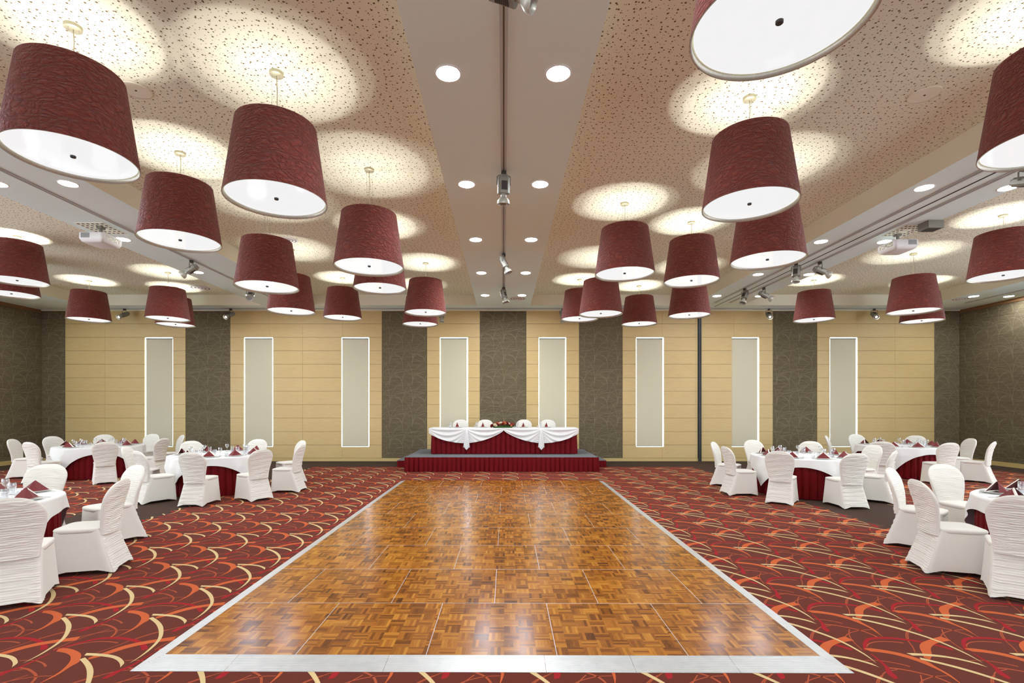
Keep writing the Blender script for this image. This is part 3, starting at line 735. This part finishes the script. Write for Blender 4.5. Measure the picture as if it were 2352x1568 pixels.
# ------------------------------------------------------------------ dance floor
DF = thing('dance_floor', (0, 3.451, 0), radians(-.30), 'portable parquet dance floor with silver edging in the middle', 'dance floor')
x0 = (376.3-VPX)*3.451/F_PX; q = .9145
def panel(xa, xb, ya, yb):
    p = mb('parquet'); p.box(xa+.0015, xb-.0015, ya+.0015, yb-.0015, .002, .021)
    p.obj('parquet_panel', DF)
for r in range(9):
    xs = [0, 1, 2, 3, 4, 5] if r % 2 == 0 else [0, .5, 1.5, 2.5, 3.5, 4.5, 5]
    for a, b in zip(xs, xs[1:]): panel(x0+a*q, x0+b*q, r*q, (r+1)*q)
jl = mb('alu'); random.seed(11)
for r in range(9):
    xs = [1, 2, 3, 4] if r % 2 == 0 else [.5, 1.5, 2.5, 3.5, 4.5]
    for a in xs: jl.box(x0+a*q-.002, x0+a*q+.002, r*q, (r+1)*q, .003, .0216)
    if r: jl.box(x0, x0+5*q, r*q-.0022, r*q+.0022, .003, .0214)
jl.obj('joint_strips', DF)
def ramp(pieces, axis, x_in, x_out, ribs):
    # profile from inner (z .021) to outer (z .003) with ribs
    for (s0, s1) in pieces:
        p = mb('alu'); rows = []; prof = []
        for k in range(ribs+1):
            u = k/ribs; xx = x_in+(x_out-x_in)*u; z = .0215-.017*u
            prof += [(xx, z), (xx+(x_out-x_in)/ribs*.45, z+.0002), (xx+(x_out-x_in)/ribs*.55, z-.0018), (xx+(x_out-x_in)/ribs*.9, z-.0020)] if k < ribs else [(xx, .003)]
        prof.append((x_out, .0008))
        for (xx, z) in prof:
            if callable(s0): a, b = s0(abs(xx-x_in)), s1(abs(xx-x_in))
            else: a, b = s0, s1
            rows.append([(xx, a, z), (xx, b, z)] if axis == 'y' else [(a, xx, z), (b, xx, z)])
        p.grid(rows); p.obj('edge_ramp', DF)
sw, fw = .105, .187; xr = x0+5*q; Lf = 9*q
k1 = fw/sw
for a, b in ((None, 1.0*q), (1*q+.002, 3*q), (3*q+.002, 5*q), (5*q+.002, 7*q), (7*q+.002, Lf)):
    for xi, xo in ((x0, x0-sw), (xr, xr+sw)):
        if a is None: ramp([(lambda t: -t*k1, lambda t: 1.0*q)], 'y', xi, xo, 7)
        else: ramp([(a, b)], 'y', xi, xo, 7)
for a, b in ((None, x0+.52), (x0+.522, x0+1.5*q+.2), (x0+1.5*q+.202, x0+2.9*q), (x0+2.9*q+.002, x0+3.55*q), (x0+3.55*q+.002, x0+4.3*q), (x0+4.3*q+.002, None)):
    fa = (lambda t: x0-t/k1) if a is None else (lambda t, a=a: a); fb = (lambda t: xr+t/k1) if b is None else (lambda t, b=b: b)
    ramp([(fa, fb)], 'x', 0, -fw, 10)

# ------------------------------------------------------------------ chairs
def fnoise(seed):
    r = random.Random(seed); T = [(r.uniform(-1, 1), r.uniform(-1, 1), r.uniform(0, 6.28), r.uniform(.5, 1)) for _ in range(7)]
    def f(x, y):
        return sum(a3*sin(x*a0*6+y*a1*9+a2) for a0, a1, a2, a3 in T)/4
    return f
def ruche(x, z, nz, nz2, N, slant=.8):
    ax = abs(x); ph = N*z + .55*nz(x*4*(1 if x > 0 else 1.3), z*7) + slant*ax*(1 if int(z*9) % 2 else .7) + .4*nz2(x*11, z*15)
    s_ = abs(sin(pi*ph))**.62
    return s_*(.35+.65*max(0, min(1, .5+nz2(x*5+3, z*12))))
def smst(a, b, t): t = max(0, min(1, (t-a)/(b-a))); return t*t*(3-2*t)
def chair_parts(seed):
    nz, nz2 = fnoise(seed), fnoise(seed+5)
    # backrest: closed loops from waist to rounded top
    b = mb('cover'); R_, n = 230, 52; rows = []
    for i in range(R_+1):
        u = i/R_; s = u if u < .8 else .8+.2*sin((u-.8)/.2*pi/2)
        z = .405+.56*s
        W = .186+.062*smst(0, .74, s)
        cap = sqrt(max(0, 1-((s-.66)/.34)**2)) if s > .66 else 1
        W *= max(cap, .02)**.8; th = (.036-.010*s)*max(.05, min(1, sqrt(max(0, 1-s))*3.2))
        yc = -.196-.118*s**1.15+.026*sin(pi*s); row = []
        for j in range(n):
            t = 2*pi*j/n; c_, s_ = cos(t), sin(t)
            x = W*math.copysign(abs(c_)**.8, c_); y = th*math.copysign(abs(s_)**.55, s_)
            e = max(0., 1-abs(c_)**3.2); rch = ruche(x, z, nz, nz2, 48)*.0145*e*min(1, (1-s)*9)
            seam = .009*math.exp(-(x/.007)**2)-.007*math.exp(-(x/.022)**2)
            curve = -.03*(1-(x/.25)**2)
            if s_ < 0: y -= rch+seam*(1-cap*0)
            else: y += rch*.55+seam*.5
            row.append((x, yc+y+curve*.6+.012, z))
        rows.append(row)
    o = len(b.v); b.grid(rows, True); b.face([o+R_*n+j for j in range(n)]); b.face([o+j for j in range(n)][::-1])
    back = b.mesh('backrest_cover', True)
    # seat cushion
    s = mb('cover'); rows = []; n = 48
    def rrect(w, y0, y1, r, n):
        per = []; d = (y1-y0)/2; cy = (y0+y1)/2
        for j in range(n):
            t = 2*pi*j/n; c_, s_ = cos(t), sin(t); e = .32
            per.append((w*math.copysign(abs(c_)**e, c_), cy+d*math.copysign(abs(s_)**e, s_)))
        return per
    for k, (sc, z) in enumerate(((.93, .435), (.955, .455), (.965, .468), (.935, .481), (.8, .490), (.5, .494), (.02, .495))):
        rows.append([(x*sc, (y-.02)*sc+.02, z) for x, y in rrect(.212, -.195, .268, .05, n)])
    o = len(s.v); s.grid(rows, True); s.face([o+6*n+j for j in range(n)]); s.face([o+j for j in range(n)][::-1])
    seat = s.mesh('seat_cover', True)
    # skirt: stretched to the feet
    k_ = mb('cover'); V, n = 130, 112; rows = []
    for i in range(V+1):
        v = i/V; row = []
        w = .196+.044*v; yf = .250+.024*v; yr = -.186-.152*v**1.15
        for j in range(n):
            t = 2*pi*(j+.5)/n; c_, s_ = cos(t), sin(t); e = .22
            cx = math.copysign(abs(c_)**e, c_); sy = math.copysign(abs(s_)**e, s_)
            # corner measure
            cor = min(abs(cx), abs(sy)); mid = 1-min(1, ((abs(cx)+abs(sy))-1))
            m_ = max(0, 1-(min(abs(cx), abs(sy)))**2)
            x = w*cx; y = (yf+yr)/2+(yf-yr)/2*sy
            pull = sin(pi*min(1, v*.9+.05))*.014*m_
            if abs(sy) > abs(cx): y -= math.copysign(pull+.03*v*v*m_*(1 if sy < 0 else .6), sy)
            else: x -= math.copysign(pull+.022*v*v*m_, cx)
            hem = .004+(.052 if abs(sy) > abs(cx) else .055)*m_**1.1
            z = .46+(hem-.46)*v
            if sy < -.93:
                rch = ruche(x, z, nz2, nz, 46)*.0130*min(1, (1-abs(cx))*5)*smst(0, .08, v); y -= rch+.005*math.exp(-(x/.006)**2)-.008*math.exp(-(x/.05)**2)*v
            elif abs(cx) > .93 and v > .9: x += .002*sin(y*160)*(v-.9)*10
            row.append((x, y, z))
        rows.append(row)
    k_.grid(rows, True); skirt = k_.mesh('skirt_cover', True)
    # frame feet under the cover
    ft = mb('metal').cyl(.012, 0, .03, 10).mesh('foot', True)
    return back, seat, skirt, ft
CH = [chair_parts(3), chair_parts(21)]
def chair(x, y, face, label, group, z=0., var=0):
    """face = direction (degrees) the sitter looks at"""
    rz = radians(face-90)
    t = thing('banquet_chair', (x, y, z), rz, label, 'chair', group)
    back, seat, skirt, ft = CH[var % 2]
    for nm, me in (('backrest_cover', back), ('seat_cover', seat), ('skirt_cover', skirt)):
        o = bpy.data.objects.new(nm, me); COL.objects.link(o); o.parent = t
    for fx, fy in ((-.205, .245), (.205, .245), (-.205, -.285), (.205, -.285)):
        o = bpy.data.objects.new('foot', ft); COL.objects.link(o); o.parent = t; o.location = (fx, fy, 0)
    return t

# ------------------------------------------------------------------ tables
TR_, TH = .93, .76
def cloth_mesh(seed, a=1.068):
    r = random.Random(seed); k1, k2 = r.choice((17, 19)), r.choice((26, 29)); p1, p2 = r.uniform(0, 6), r.uniform(0, 6)
    m = mb('linen'); n = 168; rows = []
    for q_ in (.01, .3, .6, .85, .97): rows.append([(TR_*q_*cos(2*pi*j/n), TR_*q_*sin(2*pi*j/n), TH+.004) for j in range(n)])
    K = 16
    for i in range(K+1):
        t = i/K; row = []
        for j in range(n):
            ph = 2*pi*j/n; mx = max(abs(cos(ph)), abs(sin(ph))); L = a/mx-TR_+.02
            L = max(.10, L); f = L*t
            bend = min(1, f/.03); rr_ = TR_+.002+.020*sin(bend*pi/2)
            dep = max(0, f-.04); cf = min(1, (L/.4))
            amp = min(.0155, dep*.10)*cf; rip = (sin(k1*ph+p1)+.6*sin(k2*ph+p2))*amp+amp*1.55
            rr_ += rip+dep*.05
            z = TH+.004-max(0, f-.012)-(.003 if f > 0 else 0)
            row.append((rr_*cos(ph), rr_*sin(ph), z))
        rows.append(row)
    m.grid(rows, True); return m
def skirt_round(m, r, z0, z1, pleats=44, n=352):
    rows = []
    for i in range(7):
        v = i/6; row = []
        for j in range(n):
            ph = 2*pi*j/n; s = (j*pleats/n) % 1
            d = .026*(smst(0, .12, s)-smst(.62, .98, s)) + .003*sin(ph*pleats*2.3+v*2)
            rr_ = r-.026+d*(1.0+.35*(1-v)); row.append((rr_*cos(ph), rr_*sin(ph), z0+(z1-z0)*v))
        rows.append(row)
    m.grid(rows, True)
skm = mb('satin'); skirt_round(skm, .905, .012, .742); SKM = skm.mesh('table_skirt', True)
TOPM = mb('brownwood').lathe([(.001, TH-.018), (TR_-.01, TH-.018), (TR_-.004, TH-.012), (TR_-.004, TH-.004), (TR_-.01, TH), (.001, TH)], 64).mesh('tabletop', 'auto')
LEGM = mb('metal').tube([(0, 0, .0), (0, 0, TH-.02)], .02, 10).mesh('leg', True)
PLATE = mb('china').lathe([(.001, .004), (.07, .003), (.075, 0), (.08, .003), (.133, .016), (.138, .018), (.133, .020), (.078, .008), (.001, .007)], 40).mesh('dinner_plate', 'auto')
def napkin_mesh():
    a = .120; h = .112; t_ = .006
    m = MB().mat('napkin')
    # standing folded triangle: front and back leaves meeting at the ridge
    A = (0, .0, h); A2 = (0, .022, h-.004); Lf = (-a, -.045, 0); Rf = (a, -.045, 0); Lb = (-a*.85, .075, 0); Rb = (a*.85, .075, 0); B = (0, .11, 0)
    mid = (0, -.062, .0)
    m.add([A, Lf, mid, Rf], [(0, 1, 2), (0, 2, 3)])
    m.add([(0, .006, h-.002), (-a+.01, -.038, 0), (0, -.052, 0), (a-.01, -.038, 0)], [(0, 2, 1), (0, 3, 2)])
    m.add([A2, Lb, B, Rb], [(0, 2, 1), (0, 3, 2)])
    m.add([A, Lf, Lb, A2], [(0, 3, 2, 1)]) 
    body = m
    e = MB().mat('napkin_edge')
    w_ = .007
    e.add([(0, -.004, h+.003), (a+.005, -.049, 0), (a-.024, -.054, 0), (0, -.010, h-.018)], [(0, 3, 2, 1)])
    e.add([(0, -.004, h+.003), (a+.005, -.049, 0), (a+.004, -.038, 0), (0, .010, h+.003)], [(0, 1, 2, 3)])
    return body.mesh('napkin_fold'), e.mesh('napkin_border')
NAPM, NAPE = napkin_mesh()
WINE = mb('glass').lathe([(.001, .002), (.032, .002), (.034, .004), (.006, .010), (.004, .03), (.004, .075), (.012, .088), (.030, .108), (.036, .13), (.035, .155), (.031, .172), (.0295, .172), (.033, .15), (.034, .13), (.028, .11), (.010, .092)], 20).mesh('wine_glass', 'auto')
TUMB = mb('glass').lathe([(.001, .002), (.028, .0), (.031, .02), (.034, .125), (.0325, .125), (.029, .018), (.001, .012)], 20).mesh('water_tumbler', 'auto')
BOWL = mb('glass').lathe([(.001, .001), (.03, .0), (.034, .02), (.037, .055), (.0355, .055), (.032, .02), (.001, .008)], 20).mesh('dessert_glass', 'auto')
def cutlery():
    k = mb('steel').box(-.009, .009, -.02, .12, 0, .002).box(-.006, .006, -.11, -.02, 0, .004)
    f = mb('steel').box(-.0045, .0045, -.11, .05, 0, .003).box(-.012, .012, .05, .065, 0, .003)
    for i in range(4): f.box(-.012+.0075*i, -.0095+.0075*i, .065, .11, 0, .003)
    return k.mesh('table_knife'), f.mesh('table_fork')
KNM, FKM = cutlery()
def single(name, me, loc, rz, label, cat, group):
    o = bpy.data.objects.new(name, me); COL.objects.link(o); o.location = loc; o.rotation_euler = (0, 0, rz); return tag(o, label, cat, group)
def napkin(loc, rz, label, sc=(1, 1, 1)):
    t = thing('folded_napkin', loc, rz, label, 'napkin', 'maroon folded napkins'); t.scale = sc
    for nm, me in (('napkin_fold', NAPM), ('napkin_border', NAPE)):
        o = bpy.data.objects.new(nm, me); COL.objects.link(o); o.parent = t
    t.children[1]['label'] = 'white folded border'
TABLES = [
 ('near left', (-5.79, 5.11), 28, [(1.49,-.82,120,'front right'), (1.61,.31,195,'right'), (.80,1.62,None,'back right'), (-.52,1.74,None,'back')]),
 ('near right', (6.13, 5.12), -20, [(-1.49,-.71,52,'front left'), (-1.63,.27,-16,'left'), (-1.10,1.32,None,'back left'), (-.07,1.72,None,'back')]),
 ('middle left', (-6.0, 10.47), 20, [(.50,-1.79,90,'front'), (1.47,-1.19,148,'front right'), (1.78,-.12,180,'right'), (1.22,1.27,None,'back right'), (-.05,1.72,None,'back'), (-1.33,1.12,None,'back left'), (-1.68,-.42,None,'left'), (-.63,-1.52,58,'front left')]),
 ('far left', (-10.4, 12.75), 38, [(-.36,-1.55,None,'front'), (1.34,-1.50,131,'front right'), (1.72,-.12,None,'right'), (1.24,1.35,None,'back right'), (.04,1.85,None,'back'), (-1.15,1.55,None,'back left'), (-1.84,.65,None,'left'), (-1.78,-.5,None,'front left')]),
 ('middle right', (6.12, 10.15), -30, [(-.07,-1.67,91,'front'), (1.03,-1.11,135,'front right'), (1.62,.18,None,'right'), (1.0,1.32,None,'back right'), (-.12,1.78,None,'back'), (-1.35,1.10,None,'back left'), (-1.66,-.19,2,'left'), (-1.18,-1.27,50,'front left')]),
 ('far right', (10.25, 12.8), 0, [(-.32,-1.80,88,'front'), (1.03,-1.42,None,'front right'), (1.58,-.28,None,'right'), (1.25,1.0,None,'back right'), (.05,1.68,None,'back'), (-1.25,1.0,None,'back left'), (-1.52,-1.40,48,'front left')]),
]
vi = 0
for nm, (tx, ty), rot, chairs in TABLES:
    t = thing('round_table', (tx, ty, 0), radians(rot), 'round banquet table with dark red pleated skirt, the %s one' % nm, 'table', 'round banquet tables')
    for n2, me in (('tabletop', TOPM), ('table_skirt', SKM)):
        o = bpy.data.objects.new(n2, me); COL.objects.link(o); o.parent = t
    for k in range(4):
        o = bpy.data.objects.new('leg', LEGM); COL.objects.link(o); o.parent = t; o.location = (.5*cos(k*pi/2+.7), .5*sin(k*pi/2+.7), 0)
    o = cloth_mesh(int(tx*10)).obj('tablecloth', None, True); o.location = (tx, ty, 0); o.rotation_euler = (0, 0, radians(rot))
    tag(o, 'square white tablecloth draped over the %s round table' % nm, 'tablecloth', 'white tablecloths on the round tables')
    for (dx, dy, fc, pos) in chairs:
        a = atan2(dy, dx)
        if fc is None: fc = math.degrees(a)+180
        R0 = radians(fc); ox, oy = tx+dx+.30*cos(R0), ty+dy+.30*sin(R0)
        chair(ox, oy, fc, 'white ruched chair on the %s side of the %s round table' % (pos, nm), 'covered chairs around the round tables', 0, vi); vi += 1
        # place setting
        px_, py_ = tx+.74*cos(a), ty+.74*sin(a); rz = a+pi/2; zt_ = TH+.004
        where = 'on the %s side of the %s table' % (pos, nm)
        single('dinner_plate', PLATE, (px_, py_, zt_), rz, 'white dinner plate '+where, 'plate', 'dinner plates on the round tables')
        napkin((px_, py_, zt_+.0205), rz+random.uniform(-.5, .5), 'maroon folded napkin '+where)
        def off(r, s, d=0): return (tx+r*cos(a)-s*sin(a), ty+r*sin(a)+s*cos(a), zt_)
        single('table_knife', KNM, off(.75, .16), rz, 'steel table knife '+where, 'knife', 'cutlery on the round tables')
        single('table_fork', FKM, off(.75, -.16), rz, 'steel table fork '+where, 'fork', 'cutlery on the round tables')
        single('wine_glass', WINE, off(.52, .13), rz, 'stemmed wine glass '+where, 'glass', 'wine glasses on the round tables')
        single('water_tumbler', TUMB, off(.53, .02), rz, 'tall straight water glass '+where, 'glass', 'water glasses on the round tables')
        single('dessert_glass', BOWL, off(.545, -.09), rz, 'short wide glass '+where, 'glass', 'short glasses on the round tables')

# ------------------------------------------------------------------ stage and head table
SZ = .40
st = thing('stage', (0, 13.43, 0), 0, 'low grey carpeted stage with dark red pleated skirting', 'stage')
SX0, SX1 = -2.68, 2.56
mb('stagecarpet').box(SX0, SX1, 0, 2.55, SZ-.04, SZ).obj('stage_deck', st)
def pleat_run(m, pts, z0, z1, pitch, depth, seed=0):
    r = random.Random(seed); P = []; per = 8
    for (ax, ay), (bx, by) in zip(pts, pts[1:]):
        L = hypot(bx-ax, by-ay); n = max(1, int(L/pitch)); nx_, ny_ = (by-ay)/L, -(bx-ax)/L; jit = [r.uniform(.6, 1.3) for _ in range(n+1)]
        for i in range(n*per):
            s = (i % per)/per; u = i/(n*per); d = depth*jit[i//per]*(smst(0, .15, s)-smst(.6, .98, s)); P.append((ax+(bx-ax)*u, ay+(by-ay)*u, nx_*d, ny_*d))
    P.append((pts[-1][0], pts[-1][1], 0, 0)); rows = []
    for k in range(6):
        v = k/5; rows.append([(x+dx*(1.25-.5*v), y+dy*(1.25-.5*v), z0+(z1-z0)*v+ (0 if 0 < k < 5 else 0)) for x, y, dx, dy in P])
    m.grid(rows)
m = mb('satin'); pleat_run(m, [(SX0, 2.55), (SX0, 0), (SX1, 0), (SX1, 2.55)], .006, SZ-.008, .125, .04, 4); m.obj('stage_skirt', st, True)
mb('dark').box(SX0+.1, SX1-.1, .1, 2.5, 0, SZ-.05).obj('stage_frame', st)
for sgn, xa, xb, nm in ((-1, SX0-.44, SX0-.10, 'left'), (1, SX1+.10, SX1+.44, 'right')):
    s2 = thing('stage_step', (0, 14.5, 0), 0, 'low red skirted step at the %s end of the stage' % nm, 'step', 'stage steps')
    mb('stagecarpet').box(xa, xb, 0, 1.3, .17, .20).obj('step_tread', s2)
    m = mb('satin'); pleat_run(m, [(xa, 1.3), (xa, 0), (xb, 0), (xb, 1.3)], .006, .185, .08, .012, 6); m.obj('step_skirt', s2, True)
HX, HY0, HY1, HT = 2.07, 14.25, 15.0, SZ+.745
ht = thing('head_table', (0, HY0, SZ), 0, 'long head table on the stage with dark red pleated skirt', 'table')
mb('brownwood').box(-HX, HX, 0, HY1-HY0, .715, .74).obj('tabletop', ht)
m = mb('satin'); pleat_run(m, [(-HX, .75), (-HX, 0), (HX, 0), (HX, .75)], .012, .735, .14, .042, 9); m.obj('table_skirt', ht, True)
for fx in (-1.95, -.06, .06, 1.95):
    for fy in (.08, .66): mb('metal').tube([(fx, fy, 0), (fx, fy, .715)], .015, 8).obj('leg', ht)
cl = thing('swagged_tablecloth', (0, HY0, HT), 0, 'white swagged tablecloth with two hanging tails on the head table', 'tablecloth')
mb('linen').box(-HX-.075, HX+.075, -.035, .78, -.002, .006).obj('cloth_top', cl)
def swag(xa, xb, ea, eb, dep):
    m = mb('linen'); N, K = 80, 30; rows = []
    for k in range(K+1):
        v = k/K; row = []
        for i in range(N+1):
            u = i/N; x = xa+(xb-xa)*u
            low = (ea*(1-u)+eb*u)+dep*sin(pi*u)**.75
            half = (u*2) % 1 if u < 1 else 1
            sag = .05+.30*sin(pi*half)**.9
            z = -low*v
            g = v*low/max(.08, sag); fold = .024*sin(2*pi*2.2*g)*smst(0, .12, v)*(.3+.7*sin(pi*half))
            row.append((x, -.034-.046*smst(0, .07, v)-.008*v-fold-.008, z+.004))
        rows.append(row)
    m.grid(rows); return m
swag(-HX-.075, 0, .13, .055, .33).obj('swag_drape', cl, True); swag(0, HX+.075, .055, .13, .33).obj('swag_drape', cl, True)
for xa in (-HX-.075, HX+.075):
    m = mb('linen'); m.add([(xa, -.05, .004), (xa, .78, .004), (xa, .78, -.12), (xa, .3, -.2), (xa, -.05, -.13)], [(0, 1, 2, 3, 4)]); m.obj('side_drop', cl)
for cx_ in ((1072-VPX)*14.2/F_PX, (1243-VPX)*14.2/F_PX):
    m = mb('linen'); rows = []
    for k in range(9):
        v = k/8; wv = .015+.085*v**.8; z = .0-.615*v; yy = -.040-.062*smst(0, .1, v)-.02*sin(pi*v)
        rows.append([(cx_+wv*s, yy-.02*(1-abs(s)) + .006*sin(9*s), z+(.10*(1 if v > .99 else 0)*abs(s))) for s in (-1, -.6, -.2, 0, .2, .6, 1)])
    m.grid(rows); rows2 = [[(p[0], p[1]+.006, p[2]) for p in r] for r in rows]; m.grid(rows2); m.obj('cloth_tail', cl, True)
for k, (cpx, npx) in enumerate(((1057, 1050), (1114, 1109.5), (1204, 1203), (1259.5, 1256))):
    o_ = ['leftmost', 'second from the left', 'third from the left', 'rightmost'][k]
    X = (cpx-VPX)*15.3/F_PX
    chair(X, 15.22, -90, 'white ruched chair behind the head table, '+o_, 'chairs behind the head table', SZ, k)
    X = (npx-VPX)*14.55/F_PX; zt_ = HT+.006
    single('dinner_plate', PLATE, (X, 14.62, zt_), 0, 'white dinner plate on the head table, '+o_, 'plate', 'dinner plates on the head table')
    napkin((X, 14.62, zt_+.0205), random.uniform(-.7, .7), 'maroon folded napkin on the head table, '+o_, (.50, .5, 1.3))
    single('wine_glass', WINE, (X-.18, 14.62, zt_), 0, 'stemmed wine glass on the head table, '+o_, 'glass', 'wine glasses on the head table')
    single('water_tumbler', TUMB, (X-.20, 14.52, zt_), 0, 'tall straight water glass on the head table, '+o_, 'glass', 'water glasses on the head table')
    single('dessert_glass', BOWL, (X-.24, 14.70, zt_), 0, 'short wide glass on the head table, '+o_, 'glass', 'short glasses on the head table')
# flowers
fx = (1155-VPX)*14.42/F_PX
fa = thing('flower_arrangement', (fx, 14.42, HT+.010), 0, 'low arrangement of red, white and peach roses centred on the head table', 'flowers')
def rose_mesh(mat, seed):
    r = random.Random(seed); m = mb(mat)
    for L_ in range(4):
        rr0 = .012+.009*L_; n = 5
        for k in range(n):
            a0 = 2*pi*k/n+L_*.6; rows = []
            for i in range(5):
                v = i/4; row = []
                for j in range(5):
                    u = j/4-.5; a = a0+u*1.5
                    rad = rr0*(.35+.65*sin(v*pi*.55))+.006*v*v*L_*.5; row.append((rad*cos(a), rad*sin(a), v*(.045-.006*L_)-.004*(u*2)**2*v*3))
                rows.append(row)
            m.grid(rows)
    return m.mesh('rose', True)
RM = [rose_mesh('rose_red', 1), rose_mesh('rose_white', 2), rose_mesh('rose_peach', 3)]
mb('leaf').lathe([(.001, 0), (.16, 0), (.17, .03), (.10, .06), (.001, .07)], 16, Matrix.Diagonal((1.7, .6, 1, 1))).obj('foam_base', fa)
lf = MB().mat('leaf'); random.seed(5)
for i in range(170):
    a = random.uniform(0, 2*pi); rr_ = random.uniform(.3, 1.0); cx_, cy_ = .33*rr_*cos(a), .12*rr_*sin(a); zz = max(.0, .085*(1-rr_**2))+random.uniform(0, .03)
    d = Vector((cos(a)*1.2, sin(a), random.uniform(-.02, .7))).normalized(); L_ = random.uniform(.04, .08); sd = d.cross(Vector((0, 0, 1))).normalized()*L_*.22
    p = Vector((cx_, cy_, zz+.004)); q_ = p+d*L_*.5+Vector((0, 0, .008)); e_ = p+d*L_
    lf.add([tuple(p), tuple(q_-sd), tuple(e_), tuple(q_+sd)], [(0, 1, 2), (0, 2, 3)])
lf.obj('foliage', fa)
for i in range(22):
    gx = -.29+.58*(i % 11)/10+random.uniform(-.02, .02); gy = (-.055 if i < 11 else .03)+random.uniform(-.02, .02)
    hgt = .085*(1-(gx/.36)**2)+(.02 if i >= 11 else 0)+random.uniform(-.01, .015)+.015
    o = bpy.data.objects.new('rose', RM[(0, 1, 0, 2, 1, 0, 2)[i % 7]]); COL.objects.link(o); o.parent = fa; o.location = (gx, gy, hgt)
    o.scale = (1.35, 1.35, 1.35)
    o.rotation_euler = (radians(45 if gy < 0 else 10)*1, radians(gx*120), i)
    o['label'] = ['red rose', 'white rose', 'peach rose'][RM.index(o.data)]
